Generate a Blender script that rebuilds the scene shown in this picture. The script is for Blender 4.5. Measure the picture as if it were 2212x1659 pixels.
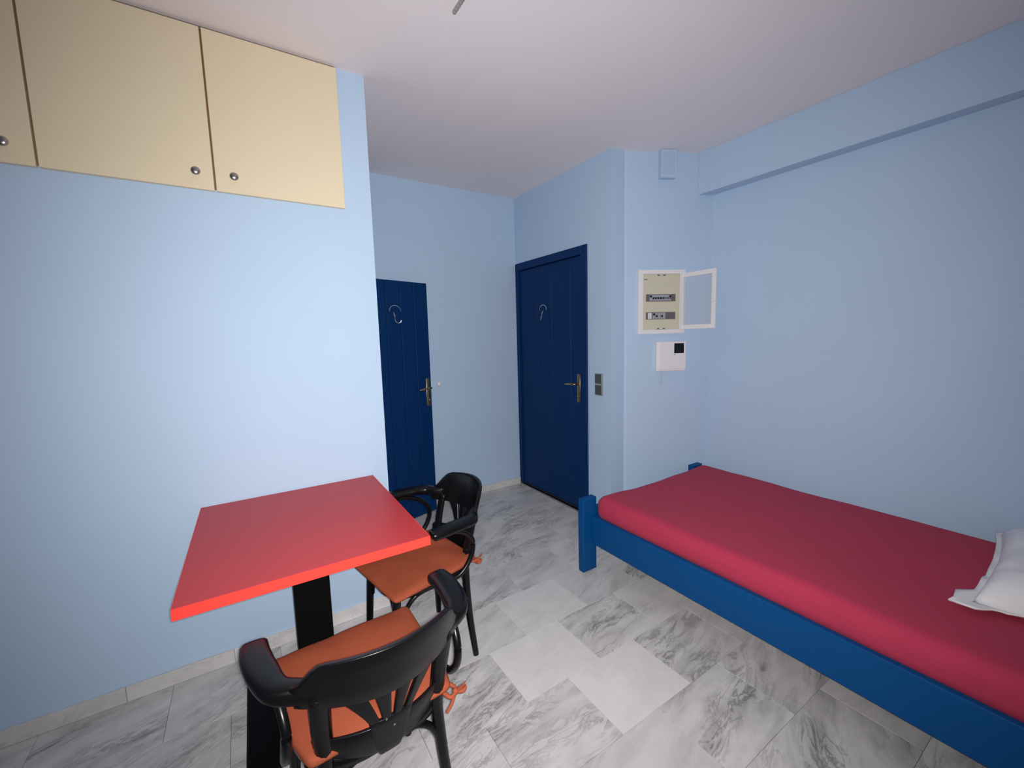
import bpy, bmesh, math, random
from mathutils import Vector, Matrix, noise
R = math.radians
for o in list(bpy.data.objects): bpy.data.objects.remove(o)
sc = bpy.context.scene
col = sc.collection

# ------------------------------------------------------------------ camera
YAW, PITCH, ROLL, FPX = 1.00055964, -0.112194812, -0.0265070233, 901.46
CAM = Vector((0, 0, 1.46))
fw = Vector((math.cos(YAW)*math.cos(PITCH), math.sin(YAW)*math.cos(PITCH), math.sin(PITCH)))
rt = fw.cross(Vector((0, 0, 1))).normalized(); up = rt.cross(fw)
rt, up = (rt*math.cos(ROLL)+up*math.sin(ROLL)), (up*math.cos(ROLL)-rt*math.sin(ROLL))
rot = Matrix((rt, up, -fw)).transposed()
cd = bpy.data.cameras.new('camera'); cd.sensor_fit = 'HORIZONTAL'; cd.sensor_width = 36
cd.lens = FPX/2212*36; cd.clip_start = 0.02
cam = bpy.data.objects.new('camera', cd); col.objects.link(cam)
cam.matrix_world = Matrix.Translation(CAM) @ rot.to_4x4()
sc.camera = cam

# ------------------------------------------------------------------ light and exposure
w = bpy.data.worlds.new('world'); sc.world = w; w.use_nodes = True
w.node_tree.nodes['Background'].inputs[0].default_value = (0.6, 0.75, 1.0, 1)
w.node_tree.nodes['Background'].inputs[1].default_value = 0.05
fl = bpy.data.lights.new('phone_flash', 'SPOT')       # the LED flash of the phone that took the picture
fl.energy = 232; fl.color = (1.0, 0.97, 0.95); fl.spot_size = R(139); fl.spot_blend = 1.0; fl.shadow_soft_size = 0.012
flo = bpy.data.objects.new('phone_flash', fl); col.objects.link(flo)
flo.matrix_world = Matrix.Translation(CAM + rt*0.012 + up*0.008 - fw*0.01) @ rot.to_4x4()
wl = bpy.data.lights.new('added_fill_light', 'AREA'); wl.shape = 'RECTANGLE'; wl.size = 1.5; wl.size_y = 1.3  # unseen soft fill lamp, added behind the viewer to lift the ambient
wl.energy = 1.5; wl.color = (0.8, 0.9, 1.0)
wlo = bpy.data.objects.new('added_fill_light', wl); col.objects.link(wlo)
wlo.location = (0.3, -2.53, 1.6); wlo.rotation_euler = (R(90), 0, 0)
vs = sc.view_settings
vs.view_transform = 'Standard'; vs.look = 'None'; vs.gamma = 1; vs.use_curve_mapping = False; vs.exposure = 0.0

# ------------------------------------------------------------------ helpers
def tag(o, label=None, cat=None, group=None, kind=None):
    if label: o['label'] = label
    if cat: o['category'] = cat
    if group: o['group'] = group
    if kind: o['kind'] = kind
    return o
def empty(name, loc=(0, 0, 0), rz=0):
    o = bpy.data.objects.new(name, None); col.objects.link(o); o.location = loc; o.rotation_euler = (0, 0, rz)
    o.empty_display_size = 0.1
    return o
def link(name, me, m, parent=None, smooth=False):
    if m is not None: me.materials.append(m)
    if smooth:
        for p in me.polygons: p.use_smooth = True
    o = bpy.data.objects.new(name, me); col.objects.link(o)
    if parent is not None: o.parent = parent
    return o
def obj(name, bm, m, parent=None, smooth=False):
    bmesh.ops.recalc_face_normals(bm, faces=bm.faces)
    me = bpy.data.meshes.new(name); bm.to_mesh(me); bm.free()
    return link(name, me, m, parent, smooth)
def pyd(name, v, f, m, parent=None, smooth=True):
    bm = bmesh.new(); vv = [bm.verts.new(p) for p in v]
    for q in f: bm.faces.new([vv[i] for i in q])
    return obj(name, bm, m, parent, smooth)
def add_box(bm, a, b, bev=0, seg=2, mat=None):
    vs_ = [bm.verts.new(((a, b)[i][0], (a, b)[j][1], (a, b)[k][2])) for i in (0, 1) for j in (0, 1) for k in (0, 1)]
    fs = [bm.faces.new([vs_[i] for i in q]) for q in ((0, 1, 3, 2), (4, 6, 7, 5), (0, 4, 5, 1), (2, 3, 7, 6), (0, 2, 6, 4), (1, 5, 7, 3))]
    if mat is not None:
        for v in vs_: v.co = mat @ v.co
    if bev:
        es = list({e for f_ in fs for e in f_.edges})
        bmesh.ops.bevel(bm, geom=es, offset=bev, segments=seg, affect='EDGES', profile=0.5)
def box(name, a, b, m, parent=None, bev=0, seg=2):
    bm = bmesh.new(); add_box(bm, a, b, bev, seg); return obj(name, bm, m, parent)
def catmull(P, n=8):
    P = [Vector(p) for p in P]
    Q = [P[0]*2-P[1]] + P + [P[-1]*2-P[-2]]; out = []
    for i in range(1, len(Q)-2):
        a, b, c, d = Q[i-1:i+3]
        for k in range(n):
            t = k/n
            out.append(0.5*((2*b)+(c-a)*t+(2*a-5*b+4*c-d)*t*t+(3*b-a-3*c+d)*t**3))
    out.append(P[-1]); return out
def lerp_list(L, n):
    out = []
    for k in range(n):
        t = k/(n-1)*(len(L)-1); i = min(int(t), len(L)-2); f = t-i
        a, b = L[i], L[i+1]
        out.append(tuple(x+(y-x)*f for x, y in zip(a, b)) if isinstance(a, tuple) else a+(b-a)*f)
    return out
def add_sweep(bm, path, rad, ns=10, upv=(0, 0, 1), smooth_n=8, power=1.0):
    """tube along path; rad = list of (half width sideways, half height along up)"""
    P = catmull(path, smooth_n) if smooth_n else [Vector(p) for p in path]
    rr = lerp_list([r if isinstance(r, tuple) else (r, r) for r in rad], len(P)) if len(rad) > 1 else [(rad[0] if isinstance(rad[0], tuple) else (rad[0], rad[0]))]*len(P)
    rings = []; U = Vector(upv)
    for i, p in enumerate(P):
        t = (P[min(i+1, len(P)-1)]-P[max(i-1, 0)]).normalized()
        s = t.cross(U)
        if s.length < 1e-3: s = t.cross(Vector((0, 1, 0)))
        s.normalize(); u = s.cross(t).normalized(); ring = []
        for k in range(ns):
            a = 2*math.pi*k/ns; c, si = math.cos(a), math.sin(a)
            c = math.copysign(abs(c)**power, c); si = math.copysign(abs(si)**power, si)
            ring.append(bm.verts.new(p+s*c*rr[i][0]+u*si*rr[i][1]))
        rings.append(ring)
    for a, b in zip(rings, rings[1:]):
        for k in range(ns): bm.faces.new((a[k], a[(k+1) % ns], b[(k+1) % ns], b[k]))
    bm.faces.new(rings[0]); bm.faces.new(rings[-1])
def sweep(name, path, rad, m, parent=None, ns=10, upv=(0, 0, 1), smooth_n=8, power=1.0):
    bm = bmesh.new(); add_sweep(bm, path, rad, ns, upv, smooth_n, power); return obj(name, bm, m, parent, True)
def add_lathe(bm, prof, mat=Matrix(), ns=16):
    rings = [[bm.verts.new(mat @ Vector((r*math.cos(2*math.pi*k/ns), r*math.sin(2*math.pi*k/ns), z))) for k in range(ns)] for r, z in prof]
    for a, b in zip(rings, rings[1:]):
        for k in range(ns): bm.faces.new((a[k], a[(k+1) % ns], b[(k+1) % ns], b[k]))
    bm.faces.new(rings[0]); bm.faces.new(rings[-1])
def lathe(name, prof, m, parent=None, mat=Matrix(), ns=16):
    bm = bmesh.new(); add_lathe(bm, prof, mat, ns); return obj(name, bm, m, parent, True)
def soft_box(half, r, nseg, fn):
    """rounded box as a quad grid over a cube, displaced by fn(point, unit) -> point"""
    bm = bmesh.new(); vd = {}
    nx, ny, nz = nseg
    def V(i, j, k):
        key = (i, j, k)
        if key not in vd:
            u = Vector((2*i/nx-1, 2*j/ny-1, 2*k/nz-1))
            # denser towards the edges
            u = Vector([math.copysign(1-(1-abs(c))**1.5, c) for c in u])
            p = Vector([u[a]*half[a] for a in range(3)])
            q = Vector([max(-(half[a]-r), min(half[a]-r, p[a])) for a in range(3)])
            d = p-q
            if d.length > 1e-6: p = q+d.normalized()*r
            vd[key] = bm.verts.new(fn(p, u))
        return vd[key]
    for i in range(nx):
        for j in range(ny):
            for k in (0, nz): bm.faces.new((V(i, j, k), V(i+1, j, k), V(i+1, j+1, k), V(i, j+1, k)))
    for i in range(nx):
        for k in range(nz):
            for j in (0, ny): bm.faces.new((V(i, j, k), V(i+1, j, k), V(i+1, j, k+1), V(i, j, k+1)))
    for j in range(ny):
        for k in range(nz):
            for i in (0, nx): bm.faces.new((V(i, j, k), V(i, j+1, k), V(i, j+1, k+1), V(i, j, k+1)))
    return bm

# ------------------------------------------------------------------ materials
def mat(name, c, rough=0.5, metal=0.0, var=0.0, vscale=6.0, bump=0.0, bscale=80.0, spec=0.5, coat=0.0, alpha=1.0, trans=0.0, sheen=0.0):
    m = bpy.data.materials.new(name); m.use_nodes = True
    nt = m.node_tree; N = nt.nodes; L = nt.links; b = N['Principled BSDF']
    b.inputs['Base Color'].default_value = (*c, 1); b.inputs['Roughness'].default_value = rough
    b.inputs['Metallic'].default_value = metal; b.inputs['Specular IOR Level'].default_value = spec
    b.inputs['Coat Weight'].default_value = coat; b.inputs['Alpha'].default_value = alpha
    b.inputs['Transmission Weight'].default_value = trans; b.inputs['Sheen Weight'].default_value = sheen
    tc = N.new('ShaderNodeTexCoord')
    if var:
        n = N.new('ShaderNodeTexNoise'); n.inputs['Scale'].default_value = vscale; n.inputs['Detail'].default_value = 4
        L.new(tc.outputs['Object'], n.inputs['Vector'])
        mx = N.new('ShaderNodeMix'); mx.data_type = 'RGBA'
        mx.inputs[6].default_value = (*[x*(1-var) for x in c], 1); mx.inputs[7].default_value = (*[min(1, x*(1+var)) for x in c], 1)
        L.new(n.outputs['Fac'], mx.inputs[0]); L.new(mx.outputs[2], b.inputs['Base Color'])
    if bump:
        n2 = N.new('ShaderNodeTexNoise'); n2.inputs['Scale'].default_value = bscale; n2.inputs['Detail'].default_value = 3
        L.new(tc.outputs['Object'], n2.inputs['Vector'])
        bp = N.new('ShaderNodeBump'); bp.inputs['Strength'].default_value = bump; bp.inputs['Distance'].default_value = 0.002
        L.new(n2.outputs['Fac'], bp.inputs['Height']); L.new(bp.outputs[0], b.inputs['Normal'])
    return m
M = {}
M['wall'] = mat('blue_wall_paint', (0.47, 0.617, 0.795), 0.75, var=0.03, vscale=3, bump=0.12, bscale=140, spec=0.12)
M['ceiling'] = mat('ceiling_paint', (0.86, 0.81, 0.83), 0.9, var=0.02, vscale=3, bump=0.1, bscale=120, spec=0.1)
M['cream'] = mat('cream_laminate', (0.76, 0.66, 0.47), 0.5, var=0.03, vscale=4, spec=0.3)
M['creamedge'] = mat('cabinet_inner_edge', (0.22, 0.12, 0.04), 0.7)
M['gapshade'] = mat('cupboard_gap_shade', (0.16, 0.12, 0.10), 0.8)  # dark tone stands in for the shade above the cupboard doors
M['navy'] = mat('navy_door_paint', (0.0010, 0.028, 0.118), 0.5, var=0.06, vscale=5, bump=0.05, bscale=60, spec=0.16)
M['bedblue'] = mat('bed_blue_paint', (0.001, 0.064, 0.215), 0.5, var=0.08, vscale=7, bump=0.08, bscale=50, spec=0.16)
M['steel'] = mat('brushed_steel', (0.45, 0.43, 0.40), 0.32, metal=1.0)
M['brass'] = mat('aged_brass', (0.42, 0.32, 0.2), 0.35, metal=1.0)
M['chrome'] = mat('chrome', (0.75, 0.76, 0.8), 0.12, metal=1.0)
M['switch'] = mat('grey_switch', (0.13, 0.15, 0.15), 0.3, metal=0.5)
M['switchframe'] = mat('silver_switch_frame', (0.5, 0.52, 0.52), 0.3, metal=0.6)
M['red'] = mat('red_laminate', (0.50, 0.038, 0.042), 0.42, var=0.02, vscale=5, spec=0.3)
M['redlit'] = mat('red_laminate_lit', (0.90, 0.055, 0.04), 0.5, spec=0.2)  # brighter red paints in how the flash strikes the tabletop edge
M['black'] = mat('black_lacquer', (0.0035, 0.0032, 0.004), 0.30, var=0.25, vscale=9, spec=0.28, bump=0.05, bscale=40)
M['blackmetal'] = mat('black_metal', (0.002, 0.002, 0.0025), 0.5, spec=0.1)
M['sheet'] = mat('crimson_sheet', (0.44, 0.042, 0.088), 0.9, var=0.06, vscale=9, bump=0.2, bscale=260, spec=0.05, sheen=0.05)
M['pillow'] = mat('white_pillowcase', (0.84, 0.83, 0.84), 0.9, var=0.02, vscale=5, bump=0.3, bscale=120, spec=0.1)
M['rust'] = mat('rust_cushion_fabric', (0.30, 0.072, 0.036), 0.9, var=0.1, vscale=12, bump=0.4, bscale=220, spec=0.05, sheen=0.0)
M['white'] = mat('white_plastic', (0.80, 0.79, 0.80), 0.4, spec=0.4)
M['panelcream'] = mat('cream_plastic', (0.62, 0.60, 0.47), 0.5, spec=0.3)
M['grey'] = mat('breaker_grey', (0.36, 0.37, 0.42), 0.45)
M['darkgrey'] = mat('rail_dark_grey', (0.13, 0.12, 0.13), 0.5)
M['dark'] = mat('black_plastic', (0.006, 0.007, 0.012), 0.35)
M['glass'] = mat('panel_pane', (0.75, 0.80, 0.9), 0.15, alpha=0.22, spec=0.5)
M['conduit'] = mat('grey_conduit', (0.30, 0.29, 0.29), 0.45)
M['cord'] = mat('clear_cord', (0.45, 0.52, 0.56), 0.3)
M['grout'] = mat('tile_bedding', (0.42, 0.40, 0.37), 0.9, var=0.05)
M['bath'] = mat('bathroom_wall', (0.5, 0.55, 0.6), 0.7)

def marble():
    m = bpy.data.materials.new('grey_veined_marble'); m.use_nodes = True
    nt = m.node_tree; N = nt.nodes; L = nt.links; b = N['Principled BSDF']
    b.inputs['Roughness'].default_value = 0.38; b.inputs['Specular IOR Level'].default_value = 0.35
    tc = N.new('ShaderNodeTexCoord'); oi = N.new('ShaderNodeObjectInfo')
    sep = N.new('ShaderNodeSeparateColor'); L.new(oi.outputs['Color'], sep.inputs[0])
    offs = N.new('ShaderNodeVectorMath'); offs.operation = 'SCALE'; offs.inputs[0].default_value = (37, 53, 11)
    L.new(oi.outputs['Random'], offs.inputs['Scale'])
    # the slab is turned by the angle kept in the blue channel, then shifted at random
    rt_ = N.new('ShaderNodeVectorRotate'); rt_.rotation_type = 'Z_AXIS'
    ang = N.new('ShaderNodeMath'); ang.operation = 'MULTIPLY_ADD'; ang.inputs[1].default_value = 2.4; ang.inputs[2].default_value = -1.2
    L.new(sep.outputs[2], ang.inputs[0]); L.new(ang.outputs[0], rt_.inputs['Angle']); L.new(tc.outputs['Object'], rt_.inputs['Vector'])
    ad = N.new('ShaderNodeVectorMath'); L.new(rt_.outputs[0], ad.inputs[0]); L.new(offs.outputs[0], ad.inputs[1])
    st = N.new('ShaderNodeMapping'); st.inputs['Scale'].default_value = (3.0, 11.0, 3.0); L.new(ad.outputs[0], st.inputs['Vector'])
    def nz(scale, detail, rough, dist, src):
        n = N.new('ShaderNodeTexNoise'); n.inputs['Scale'].default_value = scale; n.inputs['Detail'].default_value = detail
        n.inputs['Roughness'].default_value = rough; n.inputs['Distortion'].default_value = dist; L.new(src, n.inputs['Vector']); return n
    def ramp(src, stops):
        r = N.new('ShaderNodeValToRGB'); e = r.color_ramp.elements
        e[0].position, e[0].color = stops[0][0], (*[stops[0][1]]*3, 1); e[1].position, e[1].color = stops[-1][0], (*[stops[-1][1]]*3, 1)
        for p, v in stops[1:-1]:
            q = e.new(p); q.color = (v, v, v, 1)
        L.new(src, r.inputs[0]); return r
    n1 = nz(1.0, 7, 0.62, 0.5, st.outputs[0])            # broad grey clouds drawn out along the slab
    r1 = ramp(n1.outputs['Fac'], [(0.42, 0.0), (0.56, 0.38), (0.70, 1.0)])
    n2 = nz(1.6, 8, 0.68, 0.9, st.outputs[0])            # thin dark veins
    r2 = ramp(n2.outputs['Fac'], [(0.455, 0.0), (0.497, 1.0), (0.503, 1.0), (0.55, 0.0)])
    n4 = nz(0.55, 2, 0.5, 0.2, st.outputs[0]); r4 = ramp(n4.outputs['Fac'], [(0.45, 0.0), (0.62, 1.0)])
    vm = N.new('ShaderNodeMath'); vm.operation = 'MULTIPLY'; L.new(r2.outputs[0], vm.inputs[0]); L.new(r4.outputs[0], vm.inputs[1])
    mxm = N.new('ShaderNodeMath'); mxm.operation = 'MULTIPLY_ADD'; mxm.inputs[1].default_value = 0.5; L.new(vm.outputs[0], mxm.inputs[0])
    h = N.new('ShaderNodeMath'); h.operation = 'MULTIPLY'; h.inputs[1].default_value = 0.52; L.new(r1.outputs[0], h.inputs[0]); L.new(h.outputs[0], mxm.inputs[2])
    vs2 = N.new('ShaderNodeMath'); vs2.operation = 'MULTIPLY'; vs2.use_clamp = True; L.new(mxm.outputs[0], vs2.inputs[0]); L.new(sep.outputs[0], vs2.inputs[1])
    n3 = nz(9, 5, 0.6, 0.0, ad.outputs[0]); r3 = ramp(n3.outputs['Fac'], [(0.3, 0.93), (0.7, 1.05)])
    mx = N.new('ShaderNodeMix'); mx.data_type = 'RGBA'; mx.inputs[6].default_value = (0.66, 0.645, 0.635, 1); mx.inputs[7].default_value = (0.235, 0.225, 0.225, 1)
    L.new(vs2.outputs[0], mx.inputs[0])
    ml = N.new('ShaderNodeMix'); ml.data_type = 'RGBA'; ml.blend_type = 'MULTIPLY'; ml.inputs[0].default_value = 1
    L.new(mx.outputs[2], ml.inputs[6]); L.new(r3.outputs[0], ml.inputs[7])
    tn = N.new('ShaderNodeVectorMath'); tn.operation = 'SCALE'; L.new(ml.outputs[2], tn.inputs[0]); L.new(sep.outputs[1], tn.inputs['Scale'])
    L.new(tn.outputs[0], b.inputs['Base Color'])
    return m
M['marble'] = marble()

# ------------------------------------------------------------------ the room shell
ZC = 2.737; YL = 2.212; XC = 0.606; YB = 3.384; XD = 2.244; YR = 2.155; XR = 2.974; Y0 = -2.6; X0 = -3.0
def struct(o, label, cat): return tag(o, label, cat, kind='structure')
def boxes(name, L, m, parent=None):
    bm = bmesh.new()
    for a, b in L: add_box(bm, a, b)
    return obj(name, bm, m, parent)
def prism(name, pts, z0, z1, m, parent=None):
    bm = bmesh.new(); a = [bm.verts.new((x, y, z0)) for x, y in pts]; b = [bm.verts.new((x, y, z1)) for x, y in pts]
    n = len(pts); bm.faces.new(a); bm.faces.new(b)
    for i in range(n): bm.faces.new((a[i], a[(i+1) % n], b[(i+1) % n], b[i]))
    return obj(name, bm, m, parent)

fl_o = struct(box('floor', (X0, Y0, -0.12), (XR+0.15, YB+0.12, -0.012), M['grout']), 'grey veined marble tile floor of the bedroom', 'floor')
ce = struct(box('ceiling', (X0, Y0, ZC), (XR+0.15, YB+0.12, ZC+0.1), M['ceiling']), 'plain white painted ceiling', 'ceiling')
struct(box('wall_left', (X0, YL, -0.012), (XC, YL+0.10, ZC), M['wall']), 'light blue wall behind the red table', 'wall')
struct(boxes('wall_bathroom', [((XC-0.10, YL+0.10, -0.012), (XC, 2.36, ZC)), ((XC-0.10, 2.36, 1.93), (XC, 3.10, ZC)), ((XC-0.10, 3.10, -0.012), (XC, YB, ZC))], M['wall']),
       'light blue side wall with the bathroom doorway', 'wall')
struct(boxes('wall_bathroom_inner', [((-1.0, YL+0.102, -0.012), (-0.9, YB, ZC)), ((-0.9, YB-0.1, -0.012), (XC-0.102, YB, ZC))], M['bath']), 'inner walls of the unlit bathroom', 'wall')
struct(box('wall_back', (-1.0, YB+0.001, -0.012), (XD+0.13, YB+0.12, ZC), M['wall']), 'light blue wall at the end of the entrance nook', 'wall')
struct(boxes('wall_entrance', [((XD, YR, -0.012), (XD+0.13, 2.40, ZC)), ((XD, 2.40, 2.142), (XD+0.13, YB, ZC))], M['wall']), 'light blue wall around the entrance door', 'wall')
prism_pts = [(XD+0.13, YR), (2.391, 2.142), (XR+0.012, 2.142-(XR+0.012-2.391)*0.4893), (XR+0.15, 1.84), (XR+0.15, 2.4), (XD+0.13, 2.4)]
struct(prism('wall_angled', prism_pts, -0.012, ZC, M['wall']), 'light blue angled wall carrying the fuse box', 'wall')
struct(box('wall_right', (XR, Y0, -0.012), (XR+0.15, 2.142-(XR-2.391)*0.4893+0.002, ZC), M['wall']), 'light blue wall along the bed', 'wall')
# the room behind the camera
struct(boxes('wall_front', [((X0, Y0-0.15, -0.012), (-0.5, Y0, ZC)), ((1.1, Y0-0.15, -0.012), (XR+0.15, Y0, ZC)), ((-0.5, Y0-0.15, -0.012), (1.1, Y0, 0.9)), ((-0.5, Y0-0.15, 2.3), (1.1, Y0, ZC))], M['wall']), 'light blue wall with the window behind the viewer', 'wall')
struct(box('wall_side', (X0-0.15, Y0-0.15, -0.012), (X0, YL+0.1, ZC), M['wall']), 'light blue wall far left behind the viewer', 'wall')
wn = struct(empty('window_1', (0.3, Y0-0.06, 0.9)), 'window behind the viewer', 'window')
boxes('window_frame', [((-0.8, -0.03, 0), (-0.74, 0.03, 1.4)), ((0.74, -0.03, 0), (0.8, 0.03, 1.4)), ((-0.74, -0.03, 0), (0.74, 0.03, 0.06)), ((-0.74, -0.03, 1.34), (0.74, 0.03, 1.4)), ((-0.03, -0.03, 0.06), (0.03, 0.03, 1.34))], M['white'], wn)
# shallow beam under the ceiling along the right wall
struct(prism('trim_1', [(2.868, 1.906), (2.905, Y0), (XR-0.001, Y0), (XR-0.001, 1.846)], 2.447, ZC-0.001, M['wall']), 'shallow light blue beam under the ceiling above the bed', 'beam')

# floor tiles in running bond, each one a piece
rnd = random.Random(11)
TX, TY, GAP = 0.4045, 0.3110, 0.0012
def tile_mesh(lx, ly):
    bm = bmesh.new(); add_box(bm, (-lx/2, -ly/2, -0.012), (lx/2, ly/2, 0), 0.0006, 1)
    bmesh.ops.recalc_face_normals(bm, faces=bm.faces)
    me = bpy.data.meshes.new('tile'); bm.to_mesh(me); bm.free(); me.materials.append(M['marble']); return me
tm = {}
def room_has(x0, x1, y0, y1):
    def inside(x, y):
        if y < YL: return -1.3 < x < XR and y > 0.02 and (y < 1.84 or x < XD or y < 2.142-(x-2.391)*0.4893)
        return XC-0.0 < x < XD and y < YB
    n = 0
    for i in range(5):
        for j in range(5):
            if inside(x0+(x1-x0)*(i+.5)/5, y0+(y1-y0)*(j+.5)/5): n += 1
    return n
for row in range(-3, 8):
    y0 = 0.9565+row*TY
    xo = 1.0585 if row % 2 == 0 else 0.846
    for k in range(-6, 6):
        x0 = xo+k*TX; x1 = x0+TX; ya, yb = y0, y0+TY
        if not room_has(x0, x1, ya, yb): continue
        # cut at the walls
        cx0, cx1, cy0, cy1 = x0, min(x1, XR-0.002), ya, min(yb, YB-0.002)
        if ya < YL < yb and x1 <= XC+0.05: cy1 = YL-0.002
        if ya >= YL-0.16 and x0 < XC < x1 and ya > YL-0.1: cx0 = XC+0.002
        if ya > 2.05 and x1 > XD: cx1 = XD-0.001
        if cx1-cx0 < 0.02 or cy1-cy0 < 0.02: continue
        key = (round(cx1-cx0-GAP, 4), round(cy1-cy0-GAP, 4))
        if key not in tm: tm[key] = tile_mesh(*key)
        t = bpy.data.objects.new('tile', tm[key]); col.objects.link(t); t.parent = fl_o
        t.location = ((cx0+cx1)/2, (cy0+cy1)/2, rnd.uniform(-0.0002, 0))
        v = rnd.choice([0.6, 0.8, 0.95, 1.1, 1.1, 1.25]); tone = rnd.uniform(0.93, 1.02)
        ang = rnd.choice([0.30, 0.36, 0.40, 0.44, 0.5, 0.33])
        for (pr, pk), pv in (((0, 0), 0.10), ((1, 0), 0.14), ((2, 0), 0.28)):
            if row == pr and k == pk: v, tone = pv, (1.10, 1.08, 1.04)[pr]
        if (row, k) in ((1, 1), (0, 1), (-1, 1), (-1, 2)): v = 1.35
        t.color = (v, tone, ang, 1)

# marble skirting, piece by piece
def skirting(name, label, p, q, h, off, n, thick=0.012):
    p, q = Vector((*p, 0)), Vector((*q, 0)); d = (q-p); L = d.length; a = math.atan2(d.y, d.x)
    e = struct(empty(name, p, a), label, 'baseboard'); lx = L/n
    bm = bmesh.new(); add_box(bm, (0.0006, 0.0005, 0.0005), (lx-0.0006, thick, h), 0.0015, 1)
    bmesh.ops.recalc_face_normals(bm, faces=bm.faces)
    me = bpy.data.meshes.new('skirting_tile'); bm.to_mesh(me); bm.free(); me.materials.append(M['marble'])
    for i in range(n):
        t = bpy.data.objects.new('skirting_tile', me); col.objects.link(t); t.parent = e
        t.location = (i*lx+off, 0, 0); t.color = (rnd.uniform(0.2, 0.6), rnd.uniform(0.95, 1.12), rnd.uniform(0.4, 0.6), 1)
    return e
skirting('baseboard_left', 'marble skirting under the light blue wall behind the red table', (XC, YL), (XC-0.375*6, YL), 0.066, 0, 6)
skirting('baseboard_back', 'marble skirting at the end of the entrance nook', (XD, YB), (XC+0.01, YB), 0.066, 0, 4)
skirting('baseboard_right', 'marble skirting of the light blue wall along the bed', (XR, -0.5), (XR, 1.835), 0.066, 0, 6)
skirting('baseboard_angled', 'marble skirting below the fuse box wall', (XR-0.02, 2.142-(XR-0.02-2.391)*0.4893), (2.391, 2.142), 0.066, 0, 2)

# ------------------------------------------------------------------ loft cupboard doors above the left wall
lc = tag(empty('loft_cupboard', (0, YL, 2.097)), 'cream built-in loft cupboard with round steel knobs under the ceiling', 'cupboard')
box('carcass', (-1.09, -0.004, 0.010), (0.465, -0.0005, 0.626), M['creamedge'], lc)
box('gap_shade_strip', (-1.09, -0.010, 0.6265), (0.470, -0.0005, 0.6395), M['gapshade'], lc)  # strip closing the gap under the ceiling, coloured like its shadow
bmx = bmesh.new(); add_lathe(bmx, [(0.006, 0), (0.006, 0.012), (0.0145, 0.016), (0.0165, 0.022), (0.0125, 0.027), (0.004, 0.0285)], Matrix.Rotation(R(90), 4, 'X'))
bmesh.ops.recalc_face_normals(bmx, faces=bmx.faces); kme = bpy.data.meshes.new('knob'); bmx.to_mesh(kme); bmx.free(); kme.materials.append(M['steel'])
for p in kme.polygons: p.use_smooth = True
for i, (a, b, kx) in enumerate(((-1.09, -0.553, -0.62), (-0.546, -0.0405, -0.098), (-0.0335, 0.475, 0.032))):
    d = box('door', (a, -0.026, 0), (b, -0.005, 0.628), M['cream'], lc, 0.0015, 1)
    k = bpy.data.objects.new('knob', kme); col.objects.link(k); k.parent = d; k.location = (kx, -0.026, 0.062)

# ------------------------------------------------------------------ doors
def coat_hook(parent, loc, face, w_=0.05):
    """chrome hook: arched top bar over a folded hook tongue; face = rotation about z"""
    h = empty('coat_hook', loc, face); h.parent = parent
    arc = [(-w_+0.0, -0.004, 0.0)]+[(-w_*math.cos(math.pi*i/8), -0.016, w_*0.85*math.sin(math.pi*i/8)) for i in range(9)]+[(w_, -0.004, 0)]
    sweep('arch', arc, [0.0035], M['chrome'], h, 8, smooth_n=3)
    bm = bmesh.new(); add_box(bm, (-w_, -0.006, -0.014), (w_, 0, 0.004), 0.002, 1); add_lathe(bm, [(0.014, 0), (0.014, 0.004), (0.010, 0.006)], Matrix.Translation((0, -0.001, 0.012)) @ Matrix.Rotation(R(90), 4, 'X'))
    obj('plate', bm, M['navy'], h)
    sweep('tongue', [(-0.008, -0.006, -0.006), (-0.010, -0.02, -0.03), (-0.010, -0.026, -0.065), (-0.002, -0.036, -0.088), (0.016, -0.05, -0.086), (0.026, -0.058, -0.066)], [(0.005, 0.004)], M['chrome'], h, 8, smooth_n=4)
    return h
def lever_set(parent, x, z, out, sgn, m, plate_w=0.021):
    """back plate with lever; local x along door, -y towards the viewer"""
    pl = sweep('handle_plate', [(x, out-0.004, z-0.115), (x, out-0.004, z-0.109), (x, out-0.004, z+0.109), (x, out-0.004, z+0.115)], [(plate_w*0.7, 0.004), (plate_w, 0.004), (plate_w, 0.004), (plate_w*0.7, 0.004)], m, parent, 12, upv=(0, 1, 0), smooth_n=1, power=0.6)
    sweep('lever', [(x, out-0.004, z+0.035), (x, out-0.045, z+0.035), (x+sgn*0.02, out-0.056, z+0.036), (x+sgn*0.07, out-0.056, z+0.034), (x+sgn*0.118, out-0.05, z+0.028)], [0.009, 0.009, (0.009, 0.010), (0.007, 0.009), (0.006, 0.007)], m, parent, 10)
    lathe('key_cylinder', [(0.008, 0), (0.008, 0.014), (0.005, 0.016)], m, parent, Matrix.Translation((x, out-0.006, z-0.065)) @ Matrix.Rotation(R(90), 4, 'X'), 12)

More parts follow.
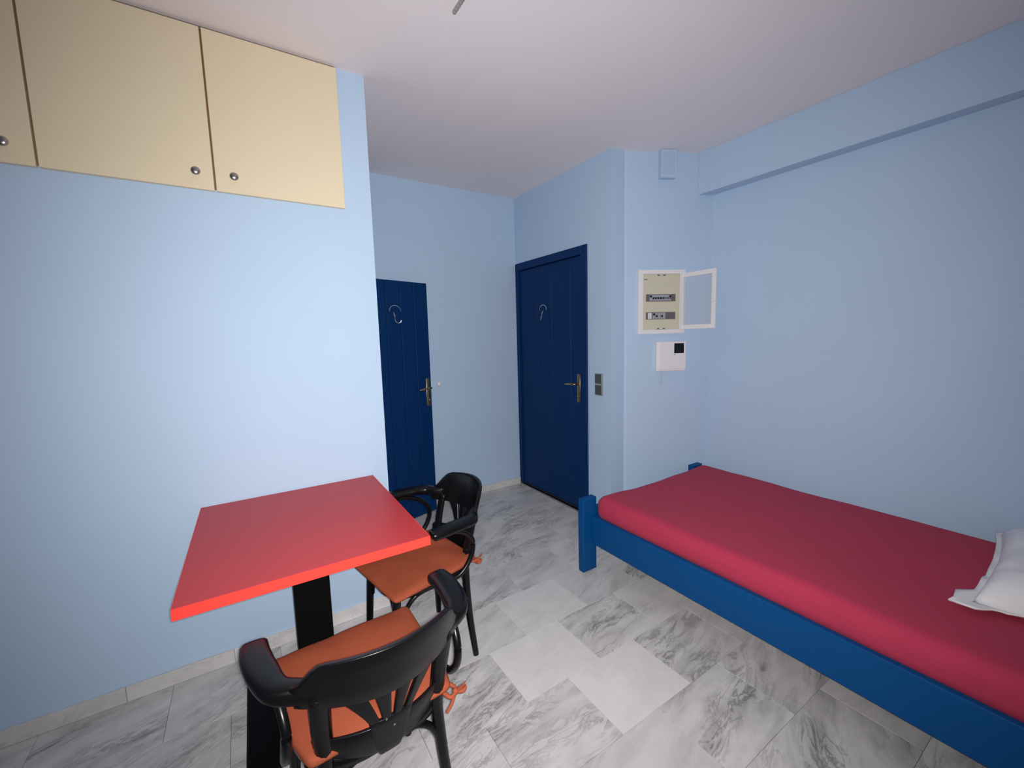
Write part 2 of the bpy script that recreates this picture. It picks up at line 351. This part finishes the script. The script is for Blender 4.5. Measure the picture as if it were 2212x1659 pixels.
# bathroom door, open into the nook
aD = R(16.5)
W1 = 0.715
hx, hy = 1.295-W1*math.cos(aD), 3.262-W1*math.sin(aD)
d1 = struct(empty('door_1', (hx, hy, 0.008), aD), 'open navy blue boarded bathroom door beside the bright wall corner', 'door')
box('leaf', (0, 0.008, 0), (W1, 0.045, 1.90), M['navy'], d1, 0.002, 1)
xs = [0.0, W1-0.513, W1-0.387, W1-0.26, W1-0.135, W1]
for i in range(5):
    a, b = xs[i]+(0.0035 if i else 0), xs[i+1]-(0.0035 if i < 4 else 0)
    z0, z1 = 0.0, 1.90
    box('plank', (a, 0.0, z0), (b, 0.0085, z1), M['navy'], d1, 0.003, 1)
lever_set(d1, W1-0.036, 1.02, 0.0, -1, M['brass'])
coat_hook(d1, (W1-0.32, -0.0005, 1.668), 0)
for z in (0.25, 1.65):
    lathe('hinge', [(0.008, 0), (0.008, 0.1)], M['steel'], d1, Matrix.Translation((-0.006, 0.02, z)), 10)

# entrance door in its frame; local x runs towards the viewer, -y out of the wall
d2 = struct(empty('door_2', (XD, YB-0.003, 0), R(-90)), 'closed navy blue boarded entrance door in a navy frame', 'door')
# rotation -90: local x -> world -y ; local -y -> world -x
LW = 0.981
for nm, a, b in (('frame_post', (0.0, -0.008, 0), (0.045, 0.11, 2.140)), ('frame_post', (LW-0.068, -0.012, 0), (LW, 0.11, 2.140)), ('frame_head', (0.045, -0.012, 2.075), (LW-0.068, 0.11, 2.140))):
    box(nm, a, b, M['navy'], d2, 0.003, 1)
box('leaf', (0.048, 0.020, 0.022), (LW-0.071, 0.065, 2.070), M['navy'], d2, 0.002, 1)
ys = [0.048, 0.10, 0.325, 0.53, 0.772, LW-0.071]
for i in range(5):
    box('plank', (ys[i]+0.002, 0.010, 0.022), (ys[i+1]-0.002, 0.0205, 2.070), M['navy'], d2, 0.0025, 1)
box('door_sweep', (0.048, 0.006, 0.022), (LW-0.071, 0.018, 0.034), M['dark'], d2)
box('threshold', (0.0, -0.012, 0.0005), (LW-0.07, 0.10, 0.012), M['steel'], d2, 0.003, 1)
lever_set(d2, LW-0.115, 1.035, 0.010, -1, M['brass'], 0.019)
coat_hook(d2, (0.425, 0.0095, 1.688), 0)

# bumper on the back wall
tag(lathe('door_stop', [(0.021, 0), (0.021, 0.012), (0.017, 0.018), (0.006, 0.021)], M['white'], None, Matrix.Translation((1.414, YB-0.001, 1.072)) @ Matrix.Rotation(R(90), 4, 'X')), 'small round white door stop on the nook wall', 'door stop')

# two stacked light switches
for i, (zc, lab) in enumerate(((1.129, 'upper dark grey light switch beside the entrance door'), (1.044, 'lower dark grey light switch beside the entrance door'))):
    s = tag(empty('light_switch', (XD, 2.277, zc), R(-90)), lab, 'switch', 'light switches beside the entrance door')
    box('frame', (-0.041, -0.009, -0.041), (0.041, -0.0005, 0.041), M['switchframe'], s, 0.003, 2)
    box('rocker', (-0.036, -0.013, -0.035), (0.034, -0.0085, 0.036), M['switch'], s, 0.002, 1)

# ------------------------------------------------------------------ things on the angled wall
AW = R(-26.07)
def onwall(s_): return (2.391+math.cos(AW)*s_, 2.142+math.sin(AW)*s_)
fb = tag(empty('fuse_box', (*onwall(0.257), 1.455), AW), 'white wall fuse box standing open with two rows of breakers', 'fuse box')
bm = bmesh.new()
for a, b in (((-0.18, -0.022, 0), (-0.143, -0.001, 0.462)), ((0.143, -0.022, 0), (0.18, -0.001, 0.462)), ((-0.143, -0.022, 0), (0.143, -0.001, 0.030)), ((-0.143, -0.022, 0.432), (0.143, -0.001, 0.462))): add_box(bm, a, b, 0.002, 1)
obj('frame', bm, M['white'], fb)
plate = box('cover_plate', (-0.1425, -0.010, 0.0305), (0.1425, -0.001, 0.4315), M['panelcream'], fb)
box('label_strip', (-0.138, -0.0125, 0.355), (0.138, -0.0095, 0.366), M['panelcream'], plate, 0.001, 1)
box('brand_mark', (-0.133, -0.0106, 0.392), (-0.108, -0.0098, 0.398), M['darkgrey'], plate)
for z in (0.036, 0.424): box('latch', (-0.03, -0.0135, z-0.004), (0.03, -0.0095, z+0.004), M['darkgrey'], plate); box('latch', (-0.014, -0.0145, z-0.003), (0.010, -0.0095, z+0.003), M['white'], plate)
for z, kind in ((0.262, 0), (0.132, 1)):
    rl = box('breaker_row', (-0.117, -0.014, z-0.026), (0.108, -0.0095, z+0.026), M['darkgrey'], fb)
    if kind == 0:
        spec = [(-0.085+0.0185*i, 0.0175, 'grey') for i in range(9)]
    else:
        spec = [(-0.098, 0.012, 'white'), (-0.083, 0.012, 'white'), (-0.06, 0.0175, 'grey'), (-0.04, 0.0175, 'grey'), (-0.02, 0.0175, 'grey'), (0.0, 0.0175, 'grey'), (0.02, 0.0175, 'grey')]
    for j, (bx, bw, mm) in enumerate(spec):
        box('breaker', (bx-bw/2, -0.020, z-0.022), (bx+bw/2, -0.0135, z+0.022), M[mm], rl, 0.001, 1)
        if kind == 0 and 1 <= j <= 8 or kind == 1 and j in (3, 5):
            box('toggle', (bx-0.0055, -0.027, z-0.010), (bx+0.0055, -0.0195, z+0.003), M['dark'] if j < 6 else M['darkgrey'], rl, 0.001, 1)
        if (kind == 0 and j in (0, 8)) or (kind == 1 and j == 2):
            lathe('dial', [(0.0085, 0), (0.0085, 0.005), (0.006, 0.007)], M['dark'], rl, Matrix.Translation((bx, -0.0195, z+0.010)) @ Matrix.Rotation(R(90), 4, 'X'), 10)
# the open cover: local x along the leaf
cv = empty('cover', (0.138, -0.022, 0.028), R(-66)); cv.parent = fb
CW, CH = 0.285, 0.404
bm = bmesh.new()
for a, b in (((0, -0.006, 0), (0.030, 0.008, CH)), ((CW-0.030, -0.006, 0), (CW, 0.008, CH)), ((0.030, -0.006, 0), (CW-0.030, 0.008, 0.032)), ((0.030, -0.006, CH-0.032), (CW-0.030, 0.008, CH))): add_box(bm, a, b, 0.002, 1)
obj('cover_frame', bm, M['white'], cv)
box('pane', (0.030, -0.001, 0.032), (CW-0.030, 0.002, CH-0.032), M['glass'], cv)
lathe('latch_knob', [(0.010, 0), (0.010, 0.008), (0.006, 0.010)], M['white'], cv, Matrix.Translation((CW-0.018, -0.006, 0.19)) @ Matrix.Rotation(R(90), 4, 'X'), 12)
# cover swings from the right side of the frame out into the room
ic = tag(empty('intercom', (*onwall(0.328), 1.178), AW), 'square white intercom with a small black screen below the fuse box', 'intercom')
box('body', (-0.112, -0.034, 0), (0.112, -0.001, 0.218), M['white'], ic, 0.004, 2)
box('front_cover', (-0.098, -0.040, 0.012), (0.112, -0.033, 0.216), M['white'], ic, 0.003, 2)
box('screen', (0.020, -0.0415, 0.130), (0.096, -0.0395, 0.204), M['dark'], ic, 0.0008, 1)
box('button', (0.018, -0.042, 0.117), (0.030, -0.0395, 0.121), M['darkgrey'], ic)
sweep('cord', [(-0.078, -0.02, 0.001), (-0.070, -0.024, -0.02), (-0.084, -0.022, -0.05), (-0.078, -0.02, -0.085), (-0.064, -0.022, -0.09), (-0.066, -0.022, -0.05), (-0.058, -0.02, -0.012), (-0.060, -0.02, 0.001)], [0.0022], M['cord'], ic, 6)
vt = tag(empty('air_vent', (*onwall(0.285), 2.548), AW), 'small light blue vent box under the ceiling on the angled wall', 'vent')
box('housing', (-0.058, -0.045, 0), (0.058, -0.001, 0.188), M['wall'], vt, 0.002, 1)
bm = bmesh.new(); add_box(bm, (-0.050, -0.048, 0.022), (0.050, -0.0445, 0.172)); obj('grille_back', bm, M['wall'], vt)
for i in range(9): box('slat', (-0.046+0.0102*i, -0.052, 0.026), (-0.046+0.0102*i+0.0055, -0.0475, 0.168), M['wall'], vt)

# conduit on the ceiling
bm = bmesh.new()
prof = []
yy = 0.0
while yy < 0.9:
    prof += [(0.0062, yy), (0.0085, yy+0.004), (0.0085, yy+0.012), (0.0062, yy+0.016)]; yy += 0.018
add_lathe(bm, prof, Matrix.Translation((0.806, 1.608, ZC-0.0095)) @ Matrix.Rotation(R(90), 4, 'X'), 12)
tag(obj('cable_conduit', bm, M['conduit'], None, True), 'thin grey ribbed cable conduit ending on the white ceiling', 'conduit')

# ------------------------------------------------------------------ table
tb = tag(empty('cafe_table', (0.152, 1.782, 0), R(-0.8)), 'red square-cornered cafe table on a black pedestal against the wall', 'table')
tp = box('table_top', (-0.363, -0.411, 0.727), (0.363, 0.411, 0.7605), M['red'], tb, 0.0015, 1)
bm = bmesh.new()
for a, b in (((-0.3645, -0.4125, 0.7275), (0.3645, -0.4105, 0.7600)), ((-0.3645, 0.4105, 0.7275), (0.3645, 0.4125, 0.7600)), ((-0.3645, -0.4105, 0.7275), (-0.3625, 0.4105, 0.7600)), ((0.3625, -0.4105, 0.7275), (0.3645, 0.4105, 0.7600))): add_box(bm, a, b)
obj('lit_edge', bm, M['redlit'], tp)  # thin rim carrying the painted lit tone of the tabletop sides
box('column', (-0.062, -0.045, 0.02), (0.068, 0.045, 0.712), M['blackmetal'], tb, 0.004, 2)
bm = bmesh.new(); add_box(bm, (-0.22, -0.03, 0.710), (0.22, 0.03, 0.7265), 0.002, 1); add_box(bm, (-0.03, -0.25, 0.710), (0.03, 0.25, 0.7265), 0.002, 1); obj('top_bracket', bm, M['blackmetal'], tb)
box('base_plate', (-0.256, -0.256, 0.0005), (0.256, 0.256, 0.014), M['blackmetal'], tb, 0.006, 2)

# ------------------------------------------------------------------ armchairs
ZS = 0.445
def back_pt(u, z, off=0.0):
    """point on the bent back: u -1..1 across, z height, off along the outward normal"""
    t = (z-ZS)/0.345
    hw = 0.168+0.047*t
    y = -0.205-0.100*t+(0.060+0.035*t)*u*u
    return Vector((u*hw, y-off, z+off*0.25))
def back_panel(name, rows, th, m, parent):
    """rows: list of lists of (u, z) points forming a grid; extruded through thickness th"""
    bm = bmesh.new(); F = [[bm.verts.new(back_pt(u, z, 0)) for u, z in r] for r in rows]; B = [[bm.verts.new(back_pt(u, z, th)) for u, z in r] for r in rows]
    nr, nc = len(rows), len(rows[0])
    for i in range(nr-1):
        for j in range(nc-1):
            bm.faces.new((F[i][j], F[i][j+1], F[i+1][j+1], F[i+1][j])); bm.faces.new((B[i][j], B[i+1][j], B[i+1][j+1], B[i][j+1]))
    for i in range(nr-1):
        bm.faces.new((F[i][0], F[i+1][0], B[i+1][0], B[i][0])); bm.faces.new((F[i][-1], B[i][-1], B[i+1][-1], F[i+1][-1]))
    for j in range(nc-1):
        bm.faces.new((F[0][j], B[0][j], B[0][j+1], F[0][j+1])); bm.faces.new((F[-1][j], F[-1][j+1], B[-1][j+1], B[-1][j]))
    o = obj(name, bm, m, parent, True)
    md = o.modifiers.new('bevel', 'BEVEL'); md.width = 0.004; md.segments = 2; md.limit_method = 'ANGLE'; md.angle_limit = R(50)
    return o
def make_chair():
    c = empty('armchair'); m = M['black']
    # seat ring and board
    pts = []
    for k in range(40):
        a = 2*math.pi*k/40; ca, sa = math.cos(a), math.sin(a)
        x = math.copysign(abs(ca)**0.62, ca); y = math.copysign(abs(sa)**0.62, sa)
        pts.append((x*(0.212+0.018*y), 0.008+y*0.208))
    bm = bmesh.new()
    rings = []
    for s_, z in ((0.93, ZS-0.036), (0.99, ZS-0.033), (1.0, ZS-0.018), (0.99, ZS-0.003), (0.95, ZS), (0.5, ZS-0.002)):
        rings.append([bm.verts.new((x*s_, y*s_, z)) for x, y in pts])
    for a, b in zip(rings, rings[1:]):
        for k in range(40): bm.faces.new((a[k], a[(k+1) % 40], b[(k+1) % 40], b[k]))
    bm.faces.new(rings[0]); bm.faces.new(rings[-1]); obj('seat', bm, m, c, True)
    # legs
    for s_ in (-1, 1):
        sweep('leg', [(s_*0.168, 0.165, ZS-0.02), (s_*0.174, 0.175, 0.3), (s_*0.182, 0.186, 0.12), (s_*0.19, 0.196, 0.0005)], [0.018, 0.017, 0.0155, 0.0135], m, c)
        top = back_pt(s_*0.80, 0.66, 0.004); mid = back_pt(s_*0.84, 0.55, 0.004)
        sweep('leg', [top, mid, (s_*0.148, -0.172, ZS+0.01), (s_*0.152, -0.166, 0.38), (s_*0.168, -0.168, 0.2), (s_*0.195, -0.180, 0.0005)], [(0.025, 0.014), (0.024, 0.015), (0.021, 0.018), 0.0175, 0.016, 0.0135], m, c, 12, upv=(0, 1, 0))
        # arm: flattened bent rail, broad paw at the front
        p0 = back_pt(s_*0.80, 0.668, 0.006)
        sweep('armrest', [p0, back_pt(s_*0.95, 0.670, -0.004), (s_*0.234, -0.158, 0.674), (s_*0.253, -0.090, 0.677), (s_*0.262, -0.020, 0.676), (s_*0.262, 0.030, 0.673), (s_*0.2618, 0.039, 0.672), (s_*0.2615, 0.043, 0.671)],
              [(0.014, 0.024), (0.022, 0.023), (0.030, 0.020), (0.035, 0.018), (0.035, 0.018), (0.033, 0.018), (0.028, 0.015), (0.016, 0.009)], m, c, 16, power=0.6)
        sweep('arm_support', [(s_*0.246, 0.000, 0.660), (s_*0.241, -0.06, 0.652), (s_*0.231, -0.125, 0.625), (s_*0.224, -0.168, 0.57), (s_*0.226, -0.155, 0.50), (s_*0.226, -0.10, 0.440), (s_*0.216, -0.02, 0.425)], [0.0115], m, c)
        # bent braces under the seat
        sweep('brace', [(s_*0.174, 0.166, 0.27), (s_*0.176, 0.12, 0.36), (s_*0.178, 0.06, 0.398), (s_*0.178, -0.05, 0.398), (s_*0.174, -0.11, 0.36), (s_*0.172, -0.160, 0.27)], [0.0095], m, c, 8, upv=(1, 0, 0))
    for yy_, lab in ((0.168, 'f'), (-0.166, 'b')):
        sweep('brace', [(-0.168, yy_, 0.26), (-0.13, yy_, 0.36), (-0.06, yy_*0.98, 0.400), (0.06, yy_*0.98, 0.400), (0.13, yy_, 0.36), (0.168, yy_, 0.26)], [0.0105], m, c, 8, upv=(0, 1, 0))
    # crest board
    rows = [[], [], [], []]
    n = 28
    for j in range(n+1):
        u = -1.06+2.12*j/n; au = abs(u)
        if au < 0.70: zt = 0.772-0.010*(au/0.7)**2
        else:
            f = (au-0.70)/0.36; zt = 0.762-0.074*(f*f*(3-2*f))
        zb = 0.624+0.004*au
        for i in range(4): rows[i].append((u, zb+(zt-zb)*i/3))
    back_panel('crest_rail', rows, 0.022, m, c)
    # fan of four slats rising from a hub on the seat
    for sg in (-1, 1):
        for b0, b1, t0, t1, pw in ((0.012, 0.118, 0.045, 0.262, 1.0), (0.150, 0.285, 0.350, 0.640, 1.25)):
            r_ = []
            for i in range(9):
                f = i/8; z = 0.520+0.122*f; ua = b0+(t0-b0)*f; ub = b1+(t1-b1)*f**pw
                r_.append([(sg*(ua+(ub-ua)*q/3), z) for q in range(4)])
            back_panel('slat', r_, 0.014, m, c)
    r_ = []
    for i in range(7):
        f = i/6; z = 0.405+0.130*f; hw = 0.16+0.15*f**0.6
        r_.append([(hw*(-1+2*j/8), z) for j in range(9)])
    back_panel('hub', r_, 0.0145, m, c)
    us = [-0.99+1.98*j/20 for j in range(21)]
    r_ = [[(u, z0-dz*(1-u*u)+ez*(1-abs(u))) for u in us] for z0, dz, ez in ((0.462, 0.045, 0), (0.485, 0.020, 0.005), (0.512, 0.0, 0.010))]
    back_panel('lower_rail', r_, 0.013, m, c)
    for u, z in ((-0.10, 0.535), (0.02, 0.500)):
        p = back_pt(u, z, 0.016)
        lathe('screw', [(0.0035, 0), (0.003, 0.0012)], M['chrome'], c, Matrix.Translation(p) @ Matrix.Rotation(R(90), 4, 'X'), 8)
    return c
def copy_tree(o, parent=None):
    k = o.copy(); col.objects.link(k); k.parent = parent
    for ch in list(o.children): copy_tree(ch, k)
    return k
ch1 = make_chair()
ch2 = copy_tree(ch1)
C1 = (0.225, 1.203); A1 = R(3.5)
C2 = (0.606, 1.797); A2 = R(93)
ch1.location = (*C1, 0); ch1.rotation_euler = (0, 0, A1)
ch2.location = (*C2, 0); ch2.rotation_euler = (0, 0, A2)
tag(ch1, 'near black bentwood armchair with its fan back towards the viewer', 'chair', 'black armchairs at the red table')
tag(ch2, 'far black bentwood armchair at the right end of the red table', 'chair', 'black armchairs at the red table')

def make_cushion(seed, hw=(0.218, 0.215), thick=0.024):
    def fn(p, u):
        taper = 1.0+0.055*p.y/0.21
        e = (1-min(1, abs(p.x)/hw[0])**4)*(1-min(1, abs(p.y)/hw[1])**4)
        z = p.z*(0.55+0.6*e)
        n = noise.noise(Vector((p.x*9+seed, p.y*9, p.z*5)))*(0.006+0.016*max(0, -p.y-0.08))+noise.noise(Vector((p.x*26+seed, p.y*7, seed)))*0.0022*(1 if p.z > 0 else 0)
        back = max(0, (-p.y-0.12)/0.09)
        return Vector((p.x*taper*(1-0.08*back), p.y, z+thick+(n if p.z > 0 else 0)))
    return soft_box((hw[0], hw[1], thick), 0.023, (26, 26, 6), fn)
def cushion(c, a, seed, label, off, rz, bow_side):
    e = tag(empty('seat_cushion', (c[0], c[1], ZS+0.0005), a), label, 'cushion', 'rust seat cushions on the armchairs')
    o = obj('pad', make_cushion(seed), M['rust'], e, True); o.location = (off[0], off[1], 0); o.rotation_euler = (0, 0, rz)
    md = o.modifiers.new('sub', 'SUBSURF'); md.levels = 1; md.render_levels = 1
    for s_ in (bow_side,):
        px, py = s_*0.185, -0.165
        t = sweep('tie', [(s_*0.15+off[0], -0.15+off[1], 0.018), (px+s_*0.008, -0.17, 0.014), (px+s_*0.014, -0.195, 0.010), (px-s_*0.008, -0.205, 0.008), (px-s_*0.020, -0.18, 0.012)], [0.0055, 0.006], M['rust'], e, 8)
        bm = bmesh.new()
        add_sweep(bm, [(px+s_*0.012, -0.196, 0.010), (px+s_*0.024, -0.212, 0.014), (px+s_*0.036, -0.210, 0.016), (px+s_*0.036, -0.196, 0.010), (px+s_*0.014, -0.194, 0.008)], [(0.005, 0.006)], 8)
        add_sweep(bm, [(px+s_*0.012, -0.197, 0.010), (px+s_*0.024, -0.215, 0.030), (px+s_*0.032, -0.220, 0.046)], [0.004, 0.0022], 8)
        add_sweep(bm, [(px+s_*0.010, -0.198, 0.008), (px-s_*0.012, -0.218, 0.000), (px-s_*0.032, -0.226, -0.010)], [0.005, 0.004], 8)
        add_lathe(bm, [(0.003, -0.009), (0.009, -0.004), (0.009, 0.004), (0.003, 0.009)], Matrix.Translation((px+s_*0.012, -0.197, 0.010)), 10)
        obj('bow', bm, M['rust'], t, True)
    return e
cushion(C1, A1, 1.3, 'rust coloured tie-on seat cushion of the near armchair', (0.0, 0.022), 0, 1)
cushion(C2, A2, 7.7, 'rust coloured tie-on seat cushion of the far armchair under the table edge', (-0.035, 0.034), R(8), -1)

# ------------------------------------------------------------------ bed
bd = tag(empty('bed', (2.26, 0.86, 0)), 'blue painted wooden single bed frame along the wall', 'bed')
def bbox(name, a, b, bev=0.006): return box(name, (a[0]-2.26, a[1]-0.86, a[2]), (b[0]-2.26, b[1]-0.86, b[2]), M['bedblue'], bd, bev, 2)
XB0, XB1, YF, YH = 1.655, 2.868, 1.866, -0.19
for a, b in (((XB0, YF-0.046, 0.0005), (XB0+0.112, YF, 0.468)), ((XB1-0.112, YF-0.046, 0.0005), (XB1, YF, 0.468)), ((XB0, YH, 0.0005), (XB0+0.112, YH+0.046, 0.70)), ((XB1-0.112, YH, 0.0005), (XB1, YH+0.046, 0.70))):
    bbox('leg', a, b, 0.006)
bbox('side_rail', (1.722, YH+0.047, 0.176), (1.750, YF-0.047, 0.352), 0.004); bbox('side_rail', (2.776, YH+0.047, 0.176), (2.804, YF-0.047, 0.352), 0.004)
bbox('foot_rail', (XB0+0.113, YF-0.036, 0.22), (XB1-0.113, YF-0.010, 0.40), 0.004); bbox('head_rail', (XB0+0.113, YH+0.010, 0.22), (XB1-0.113, YH+0.036, 0.66), 0.004)
for i in range(12):
    y = YH+0.12+i*0.158; bbox('bed_slat', (1.751, y, 0.300), (2.775, y+0.07, 0.318), 0.002)
def mfn(p, u):
    n = noise.noise(Vector((p.x*2.2, p.y*1.6, 3.1)))*0.010+noise.noise(Vector((p.x*7, p.y*5, 1.7)))*0.0035+noise.noise(Vector((p.x*3, p.y*22, 9.7)))*0.0014
    foot = max(0, (p.y-0.72)/0.28); q = p.copy()
    if p.z > 0:
        q.z += n-0.014*foot*math.exp(-((p.x-0.02)/0.30)**2)+0.012*foot*math.exp(-((p.x-0.50)/0.12)**2)+0.010*foot*math.exp(-((p.x+0.46)/0.14)**2)
    k = noise.noise(Vector((p.y*3.1, p.z*6, 5.0)))*0.007
    if abs(u.x) > 0.9: q.x += k-0.018*(1 if u.x < 0 else 0)*max(0, -p.z/0.07)*0
    return q
mt = obj('mattress', soft_box((0.556, 0.978, 0.076), 0.058, (44, 70, 10), mfn), M['sheet'], None, True)
mt.location = (2.300, 0.840, 0.3985)
tag(mt, 'mattress in a crimson fitted sheet on the blue bed', 'mattress')

# pillow with a ruffled flange
bm = bmesh.new(); nx, ny = 40, 28; hx_, hy_ = 0.40, 0.235
def pil(u, v, s_):
    e = max(0.0, (1-abs(u)**5))*max(0.0, (1-abs(v)**4)); h = e**0.5
    pin = 1-0.07*(1-abs(v)**2)*abs(u)**4; pin2 = 1-0.10*(1-abs(u)**2)*abs(v)**4
    x, y = u*hx_*pin, v*hy_*pin2
    z = s_*(0.082*h if s_ > 0 else 0.030*h)+0.036
    z += (noise.noise(Vector((x*9, y*9, s_)))*0.010+noise.noise(Vector((x*26, y*20, 3)))*0.003)*(0.3+h)*(1 if s_ > 0 else 0.4)
    droop = -0.026*max(abs(u), abs(v))**6
    return Vector((x, y, z+droop))
T = [[bm.verts.new(pil(2*i/nx-1, 2*j/ny-1, 1)) for j in range(ny+1)] for i in range(nx+1)]
Bt = [[T[i][j] if i in (0, nx) or j in (0, ny) else bm.verts.new(pil(2*i/nx-1, 2*j/ny-1, -1)) for j in range(ny+1)] for i in range(nx+1)]
for i in range(nx):
    for j in range(ny):
        bm.faces.new((T[i][j], T[i+1][j], T[i+1][j+1], T[i][j+1])); bm.faces.new((Bt[i][j], Bt[i][j+1], Bt[i+1][j+1], Bt[i+1][j]))
pe = tag(empty('pillow', (2.490, 0.078, 0.482), R(3)), 'white pillow with a ruffled edge at the right end of the bed', 'pillow')
obj('cushion_body', bm, M['pillow'], pe, True)
loop = [(2*i/nx-1, -1) for i in range(nx)]+[(1, 2*j/ny-1) for j in range(ny)]+[(1-2*i/nx, 1) for i in range(nx)]+[(-1, 1-2*j/ny) for j in range(ny)]
bm = bmesh.new(); rings = []; nL = len(loop)
for r_ in (0, 1, 2, 3):
    ring = []
    for k, (u, v) in enumerate(loop):
        p = pil(u, v, 1); d = Vector((u if abs(u) > 0.93 else 0, v if abs(v) > 0.93 else 0, 0)).normalized() if max(abs(u), abs(v)) > 0.93 else Vector()
        wv = noise.noise(Vector((u*5, v*5, 2)))*0.014
        corner = 1.0+(2.6 if u < 0 and v > 0 else 0.2)*max(0, abs(u)+abs(v)-1.75)/0.25
        q = p+d*(0.007*r_*corner-0.006)+Vector((0, 0, wv*r_/3+(0.004 if r_ == 3 else 0)))
        q.z = max(q.z, 0.006); ring.append(q)
    rings.append(ring)
top = [[bm.verts.new(p+Vector((0, 0, 0.003))) for p in r_] for r_ in rings]; bot = [[bm.verts.new(p-Vector((0, 0, 0.003))) for p in r_] for r_ in rings]
for S in (top, bot):
    for a, b in zip(S, S[1:]):
        for k in range(nL): bm.faces.new((a[k], a[(k+1) % nL], b[(k+1) % nL], b[k]))
for k in range(nL):
    bm.faces.new((top[-1][k], top[-1][(k+1) % nL], bot[-1][(k+1) % nL], bot[-1][k])); bm.faces.new((top[0][k], bot[0][k], bot[0][(k+1) % nL], top[0][(k+1) % nL]))
obj('ruffle', bm, M['pillow'], pe, True)
